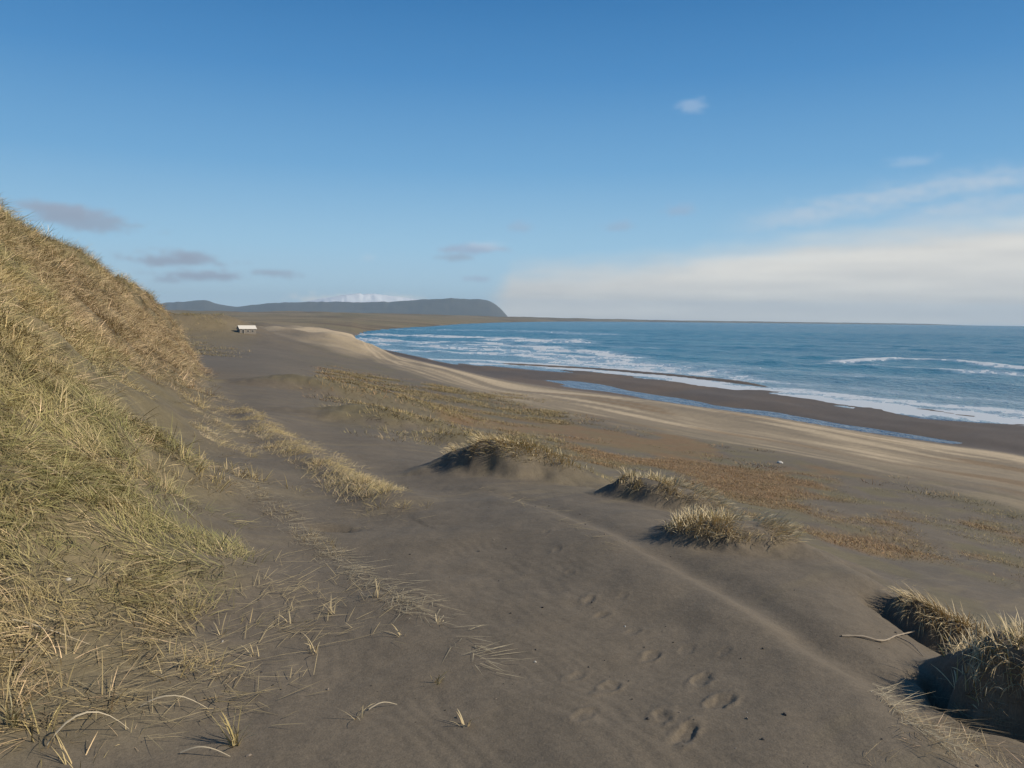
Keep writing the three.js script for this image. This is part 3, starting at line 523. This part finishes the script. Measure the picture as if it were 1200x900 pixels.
  // greener strip along the far side of the path
  scatter(14, 70, -17, 4, 12, (x, f, r) => { info(x, f, o); if (o.dv > 0) return; const along = r / o.e0, n = fbm(x * .35 + 3, f * .35, 3), k = sstep(-.27, -.17, o.th - .0016 * Math.max(0, 45 - r)); if (k * (1 - sstep(.62, .75, along)) * sstep(-.15, .25, n + o.hum * .4) < RG()) return; addInst(RG() < .85 ? 'patch' : 'coarse', x, f, rnd(.6, 1.0) * (1 + r / 90), rnd(0, 6.28), cmix(cmix(C_OLIVE, C_YELLOW, RG()), C_BROWN, RG() * .7), .03, 1); });
  // grown-over far dunes
  scatter(70, 260, -27, -17, 1.6, (x, f, r) => { info(x, f, o); if (RG() > sstep(-.30, -.38, o.th + fbm(x * .03, f * .03, 3) * .08)) return; addInst('patch', x, f, rnd(1.2, 2.6), rnd(0, 6.28), cmix(cmix(C_OLIVE, C_YELLOW, RG()), C_BROWN, RG() * .5), .06, 1); });
  // right corner by the big hummock
  scatter(2.2, 3.9, 22, 40, 95, (x, f) => { info(x, f, o); if (o.hum > .5 || fbm(x * 2 + 4, f * 2, 2) < .02 - .5 * (x - 1.75)) return; addInst(RG() < .6 ? 'laid' : 'low', x, f, rnd(.35, .6), rnd(0, 6.28), cmix(C_BROWN, C_STRAW, RG() * .9), .01); });
}
const stuffName = { upright: ['upright_dune_grass', 'upright olive and straw coloured blades covering the dune slope'], laid: ['flattened_dune_grass', 'wind flattened straw coloured grass on the dune slope'], low: ['short_grass_sprigs', 'short sparse grass sprigs poking from the dark sand'], coarse: ['coarse_dune_grass', 'coarse brownish grass on the dune crest and far slope'], patch: ['low_rusty_growth', 'low rusty brown ground cover between the hummocks and the beach'] };
for (const l of lots.values()) {
  const m = new THREE.InstancedMesh(l.g, grassMat, l.m.length); l.m.forEach((x, i) => m.setMatrixAt(i, x)); l.c.forEach((c, i) => m.setColorAt(i, c)); m.castShadow = m.receiveShadow = true;
  tag(put(m, stuffName[l.kind][0]), stuffName[l.kind][1], 'grass', null, 'stuff');
}
console.log('tufts', [...lots].map(([k, l]) => k + ':' + l.m.length).join(' '));

// ---------------------------------------------------------------- hummocks: each a tussock of its own
function tussock(k, label, nGreen, nDry, nRoot, opt) {
  const m = hummocks[k], g = new THREE.Group(), G = newB(), Dd = newB(), R = newB(), o = {}, gh = height(m.x, m.f); g.position.set(m.x, gh, -m.f);
  const one = (B, tone, L0, L1, w, hang) => {
    for (let tr = 0; tr < 60; tr++) {
      const a = rnd(0, 6.283), q = Math.sqrt(RG()) * 1.25, c = Math.cos(m.r), s = Math.sin(m.r), u = Math.cos(a) * q * m.a, v = Math.sin(a) * q * m.b, x = m.x + u * c - v * s, f = m.f + u * s + v * c;
      info(x, f, o); if (o.humId !== k) continue;
      const sideK = ((x - m.x) * -.75 + (f - m.f) * -.66) / m.a;
      if (hang ? (o.hum < .55 || o.hum > .93 || sideK < .1) : (o.hum < (opt.min || .45) + RG() * .25)) continue;
      if (!hang && fbm(x * 3 + k, f * 3, 2) < -.28) continue;
      const dir = Math.atan2(-(f - m.f), x - m.x) * 1 + rnd(-.9, .9), cl = tone(), s2 = rnd(.7, 1.2), wd = opt.wind;
      const d = hang ? Math.atan2(.66, -.75) + rnd(-.6, .6) : Math.atan2(Math.sin(dir) + Math.sin(wd) * .9, Math.cos(dir) + Math.cos(wd) * .9);
      blade(B, x - m.x, o.h - gh - .01, -(f - m.f), d, hang ? rnd(.9, 1.5) : rnd(.35, 1.2), hang ? rnd(.9, 1.9) : rnd(.3, 1.1), rnd(L0, L1), w * rnd(.7, 1.25), [cl[0] * s2, cl[1] * s2, cl[2] * s2], hang ? 5 : 4, (lx, lf) => (hang ? height(m.x + lx, m.f + lf) : height(m.x + lx, m.f + lf)) - gh);
      return;
    }
  };
  for (let i = 0; i < nGreen; i++) one(G, () => cmix(C_OLIVE, C_YELLOW, opt.yellow + rnd(-.3, .3)), .05, .18, opt.w || .005);
  for (let i = 0; i < nDry; i++) one(Dd, () => cmix(cmix(C_STRAW, C_PALE, RG()), C_BROWN, RG() * (opt.brown || .2)).map(v => v * 1.25), .06, .2, opt.w || .005);
  for (let i = 0; i < nRoot; i++) one(R, () => cmix(C_STRAW, C_BROWN, RG()), .05, .2, .004, true);
  part('green_blades', geoB(G), grassMat, g).userData.kind = 'stuff'; part('dry_blades', geoB(Dd), grassMat, g).userData.kind = 'stuff'; if (nRoot) part('hanging_roots', geoB(R), rootMat, g).userData.kind = 'stuff';
  tag(put(g, 'grass_tussock'), label, 'tussock', 'grass tussocks on sand hummocks beside the path');
}
tussock(0, 'wide low tussock with dark green front and yellow crest, farthest along the path', 450, 1700, 100, { yellow: .8, wind: 2.6, w: .008 });
tussock(1, 'tussock with dry brown fringe hanging over a dark undercut sand face', 180, 1400, 180, { yellow: .8, wind: 0, w: .007, brown: .45 });
tussock(2, 'rounded yellow straw tussock draped over its sand hummock', 180, 1800, 140, { yellow: 1, wind: .2, w: .006, min: .3 });
tussock(3, 'small rust brown tussock beside a pale bleached root', 150, 1000, 160, { yellow: .4, wind: 2.8, w: .005, brown: .95 });
tussock(4, 'large straw tussock overhanging a deep black undercut bank', 400, 1900, 320, { yellow: .5, wind: .2, w: .005, brown: .6, min: .2 });

// ---------------------------------------------------------------- single tufts and straws on the bare sand
function bendStraw(px, py, dir, L, lift, w, c) {      // a long dry stem lying on the sand, its middle lifted
  const q = at(px, py), B = newB(), seg = 8, gx = Math.cos(dir), gz = Math.sin(dir), h0 = q.h;
  for (let k = 0; k <= seg; k++) {
    const t = k / seg, x = q.x + gx * (t - .5) * L + Math.sin(t * 5 + px) * L * .03, f = q.f - gz * (t - .5) * L, y = height(x, f) + .006 + lift * Math.sin(t * Math.PI) - h0, ww = w * (1 - .7 * t) * .5, n0 = B.p.length / 3;
    const X = x - q.x, Z = -(f - q.f); B.p.push(X - gz * ww, y, Z + gx * ww, X, y + ww * 1.2, Z, X + gz * ww, y, Z - gx * ww); for (let m = 0; m < 3; m++) B.c.push(...c);
    if (k < seg) B.i.push(n0, n0 + 1, n0 + 4, n0, n0 + 4, n0 + 3, n0 + 1, n0 + 2, n0 + 5, n0 + 1, n0 + 5, n0 + 4);
  }
  const m = new THREE.Mesh(geoB(B), rootMat); m.position.set(q.x, q.h, -q.f); return m;
}
for (const [px, py, d, L, lift, w, label] of [
  [62, 557, .05, .62, .03, .011, 'long pale dry stem lying level across the green slope grass'],
  [60, 745, -.1, .34, .02, .009, 'straight bleached stem lying on dark sand below matted straw'],
  [104, 866, -.75, .28, .1, .012, 'thick arched pale stem standing clear of bare dark sand'],
  [205, 830, -.2, .26, .05, .009, 'crooked dry stem above the green sprig'],
  [240, 886, .05, .2, .03, .009, 'short pale stem lying under the green sprig'],
  [90, 580, .9, .2, .04, .009, 'short leaning dry stem in the green slope grass'],
  [215, 598, .5, .25, .03, .009, 'pale stem pointing down the slope above brown matted grass'],
  [448, 830, -.45, .13, .02, .008, 'short curved straw by itself on smooth dark sand']]) tag(put(bendStraw(px, py, d, L, lift, w, [.52, .43, .29]), 'dry_stem'), label, 'stem', 'dry stems on the sand and slope');

function sprig(px, py, n, L0, L1, tone, label, lean = .9) {
  const q = at(px, py), B = newB();
  for (let k = 0; k < n; k++) { const c = cmix(tone, C_PALE, RG() * .5), a = rnd(0, 6.283); blade(B, Math.cos(a) * .015, -.01, Math.sin(a) * .015, rnd(0, 6.283), rnd(.1, lean), rnd(.2, 1.2), rnd(L0, L1), .0055 * rnd(.7, 1.3), c, 5); }
  const m = new THREE.Mesh(geoB(B), grassMat); m.position.set(q.x, q.h, -q.f); tag(put(m, 'grass_sprig'), label, 'sprig', 'single grass sprigs on the bare sand');
}
const lone = 'thin straw coloured sprig standing alone on bare dark sand';
for (const [x, y] of [[368, 765], [300, 770], [545, 850], [420, 842], [470, 745], [440, 700], [340, 730], [390, 720], [262, 745]]) sprig(x, y, 5 + Math.floor(RG() * 5), .06, .15, C_STRAW, lone);
sprig(512, 800, 9, .05, .12, C_YELLOW, 'small yellow and dark sprig by the edge of the smooth path'); sprig(275, 872, 26, .07, .18, C_YELLOW, 'bushy yellow green sprig beside short pale stems on dark sand');
sprig(15, 850, 30, .08, .22, C_OLIVE, 'green tuft at the bottom of the slope beside the thick arched stem'); sprig(515, 730, 8, .04, .1, C_PALE, 'bleached flattened sprig on the straw line beside the path', 1.4);

// straw blown into lines on the sand
{
  const L = newB(); blade(L, 0, .006, 0, 0, 1.5, .06, .2, .0036, [1, 1, 1], 3); const g = geoB(L), ms = [], cs = [], M = new THREE.Matrix4();
  const drop = (px, py, sx, sy, n, c, dir) => { for (let k = 0; k < n; k++) { const q = at(px + (RG() + RG() - 1) * sx, py + (RG() + RG() - 1) * sy); const e = new THREE.Euler(0, dir + (RG() + RG() - 1) * 1.9, rnd(-.08, .15)); ms.push(new THREE.Matrix4().compose(new THREE.Vector3(q.x, q.h + .004, -q.f), new THREE.Quaternion().setFromEuler(e), new THREE.Vector3(rnd(.25, 1.2), 1, rnd(.5, 1.1)))); const s = rnd(.6, 1.1); cs.push(new THREE.Color().setRGB(c[0] * s, c[1] * s, c[2] * s)); } };
  const line = (pts, w, n, c, dir) => { for (let k = 0; k < pts.length - 1; k++) for (let q = 0; q < n; q++) { const t = RG(); drop(lerp(pts[k][0], pts[k + 1][0], t), lerp(pts[k][1], pts[k + 1][1], t), w, w * .6, 1, c, dir); } };
  line([[262, 545], [310, 585], [350, 622], [392, 655], [440, 690], [490, 715]], 24, 150, C_PALE, -1.0); line([[400, 655], [470, 690], [540, 745], [575, 785]], 22, 30, C_PALE, -.9);
  line([[1020, 805], [1060, 845], [1120, 880]], 7, 50, C_PALE, -.8); line([[1000, 635], [1050, 680], [1085, 690]], 6, 22, C_STRAW, -.9); line([[560, 570], [640, 600], [720, 645]], 10, 30, C_STRAW, -.9);
  drop(200, 780, 190, 90, 330, C_STRAW, .3); drop(330, 700, 150, 60, 200, C_STRAW, .8); drop(60, 690, 90, 60, 260, C_STRAW, 2.9); drop(1120, 850, 70, 50, 160, C_BROWN, -.8); drop(420, 600, 70, 30, 60, C_STRAW, -.9);
  const m = new THREE.InstancedMesh(g, rootMat, ms.length); ms.forEach((x, i) => { m.setMatrixAt(i, x); m.setColorAt(i, cs[i]); }); m.castShadow = m.receiveShadow = true; tag(put(m, 'blown_straw'), 'pale straw blown into lines across the dark sand', 'straw', null, 'stuff');
}
// bleached root and pebbles
function rootGeo(pts, r0, r1) { const c = new THREE.CatmullRomCurve3(pts.map(p => new THREE.Vector3(...p))), g = new THREE.TubeGeometry(c, 24, 1, 7), P = g.getAttribute('position'); for (let i = 0; i <= 24; i++) { const t = i / 24, q = c.getPointAt(t), r = lerp(r0, r1, t) * (1 + .25 * Math.sin(i * 2.3)); for (let j = 0; j <= 7; j++) { const k = i * 8 + j; P.setXYZ(k, q.x + (P.getX(k) - q.x) * r, q.y + (P.getY(k) - q.y) * r, q.z + (P.getZ(k) - q.z) * r); } } g.computeVertexNormals(); return g; }
{
  const q = at(1030, 750), pt = (px, py, up) => { const a = at(px, py); return [a.x - q.x, a.h - q.h + up, -(a.f - q.f)]; }, g = new THREE.Group(); g.position.set(q.x, q.h, -q.f);
  const wood = new THREE.MeshStandardMaterial({ color: new THREE.Color().setRGB(.40, .33, .25), roughness: .85, map: grainTex });
  part('stem', rootGeo([pt(986, 746, .004), pt(1010, 748, .012), pt(1030, 753, .012), pt(1050, 748, .016), pt(1072, 741, .008)], .0065, .004), wood, g);
  part('branch', rootGeo([pt(1050, 748, .014), pt(1066, 757, .02), pt(1082, 770, .004)], .004, .002), wood, g);
  tag(put(g, 'bleached_root'), 'bleached twisted root lying on sand before the big straw tussock', 'root');
}
function pebble(px, py, s, c, label, group) { const q = at(px, py), g = new THREE.IcosahedronGeometry(s, 3), P = g.getAttribute('position'); for (let i = 0; i < P.count; i++) { const k = 1 + .22 * fbm(P.getX(i) / s * 1.3 + px, P.getY(i) / s * 1.3 + P.getZ(i) / s, 2); P.setXYZ(i, P.getX(i) * k * 1.25, P.getY(i) * k * .7, P.getZ(i) * k); } g.computeVertexNormals(); const m = new THREE.Mesh(g, new THREE.MeshStandardMaterial({ color: new THREE.Color().setRGB(...c), roughness: .8, map: grainTex })); m.position.set(q.x, q.h + s * .3, -q.f); m.rotation.y = px; tag(put(m, 'pebble'), label, 'pebble', group); }
pebble(80, 680, .014, [.62, .57, .47], 'small cream pebble among the brown slope grass'); pebble(914, 543, .11, [.7, .66, .6], 'white stone on the upper beach above the rusty growth');
// ---------------------------------------------------------------- the far hut and its fence
{
  const q = at(289, 390), g = new THREE.Group(), k = q.r / FPX; g.position.set(q.x, q.h - .2, -q.f); g.rotation.y = .6; g.scale.setScalar(22 * k / 8.2);
  const W = 6.6, Dp = 4.0, Hh = 2.3, wall = new THREE.MeshStandardMaterial({ color: new THREE.Color().setRGB(.30, .26, .22), roughness: .9, map: grainTex }), roofM = new THREE.MeshStandardMaterial({ color: new THREE.Color().setRGB(.74, .67, .57), roughness: .7 }), darkM = new THREE.MeshStandardMaterial({ color: new THREE.Color().setRGB(.05, .045, .04), roughness: .5 }), trim = new THREE.MeshStandardMaterial({ color: new THREE.Color().setRGB(.6, .57, .52), roughness: .8 });
  const box = (w, h, d, x, y, z) => { const b = new THREE.BoxGeometry(w, h, d); b.translate(x, y, z); return b; };
  const sh = new THREE.Shape(); sh.moveTo(-Dp / 2, 0); sh.lineTo(Dp / 2, 0); sh.lineTo(Dp / 2, Hh); sh.lineTo(0, Hh + 1.25); sh.lineTo(-Dp / 2, Hh); sh.closePath(); const wg = new THREE.ExtrudeGeometry(sh, { depth: W, bevelEnabled: false }); wg.rotateY(Math.PI / 2); wg.translate(-W / 2, 0, 0);
  part('wall', wg, wall, g);
  const sl = Math.hypot(Dp / 2 + .3, 1.25 * (Dp / 2 + .3) / (Dp / 2)), an = Math.atan2(1.25, Dp / 2);
  for (const s of [-1, 1]) { const r = new THREE.BoxGeometry(W + .6, .1, sl); r.rotateX(s * an); r.translate(0, Hh + 1.25 - Math.sin(an) * sl / 2 + .09, s * Math.cos(an) * sl / 2); part('roof_slope', r, roofM, g); }
  const d = part('door', box(.9, 1.85, .06, -W * .3, .93, Dp / 2 + .035), darkM, g); part('door_frame', mergeGeometries([box(.09, 1.95, .09, -W * .3 - .5, .97, Dp / 2 + .05), box(.09, 1.95, .09, -W * .3 + .5, .97, Dp / 2 + .05), box(1.1, .09, .09, -W * .3, 1.99, Dp / 2 + .05)]), trim, d);
  for (const x of [0, W * .28]) { const w = part('window', box(.9, .7, .05, x, 1.35, Dp / 2 + .03), darkM, g); part('frame', mergeGeometries([box(.07, .84, .09, x - .48, 1.35, Dp / 2 + .05), box(.07, .84, .09, x + .48, 1.35, Dp / 2 + .05), box(1.03, .07, .09, x, 1.735, Dp / 2 + .05), box(1.03, .07, .09, x, .965, Dp / 2 + .05)]), trim, w); }
  tag(put(g, 'beach_hut'), 'small grey hut with pale roof at the far end of the path', 'hut');
}
// shell bits, grit and small stones on the path
{
  const q0 = new THREE.DodecahedronGeometry(1, 0), ms = [], cs = [];
  for (let k = 0; k < 520; k++) { const r = Math.exp(rnd(Math.log(2.4), Math.log(16))), a = rnd(-34, 36) * D2R, x = Math.sin(a) * r, f = Math.cos(a) * r; if (fbm(x * .8 + 13, f * .8, 2) < -.05) continue; const s = .002 + .005 * Math.pow(RG(), 3) * (1 + r * .12); ms.push(new THREE.Matrix4().compose(new THREE.Vector3(x, height(x, f) + s * .2, -f), new THREE.Quaternion().setFromEuler(new THREE.Euler(rnd(0, 6), rnd(0, 6), rnd(0, 6))), new THREE.Vector3(s * rnd(.8, 1.8), s * rnd(.5, .9), s))); const t = RG(); cs.push(t < .75 ? new THREE.Color().setRGB(.08, .07, .06) : t < .96 ? new THREE.Color().setRGB(.25, .2, .15) : new THREE.Color().setRGB(.6, .55, .47)); }
  const m = new THREE.InstancedMesh(q0, new THREE.MeshStandardMaterial({ roughness: .9 }), ms.length); ms.forEach((x, i) => { m.setMatrixAt(i, x); m.setColorAt(i, cs[i]); }); m.castShadow = m.receiveShadow = true; tag(put(m, 'sand_grit'), 'scattered grit and shell bits on the dark sand', 'grit', null, 'stuff');
}
renderer.render(scene, camera);
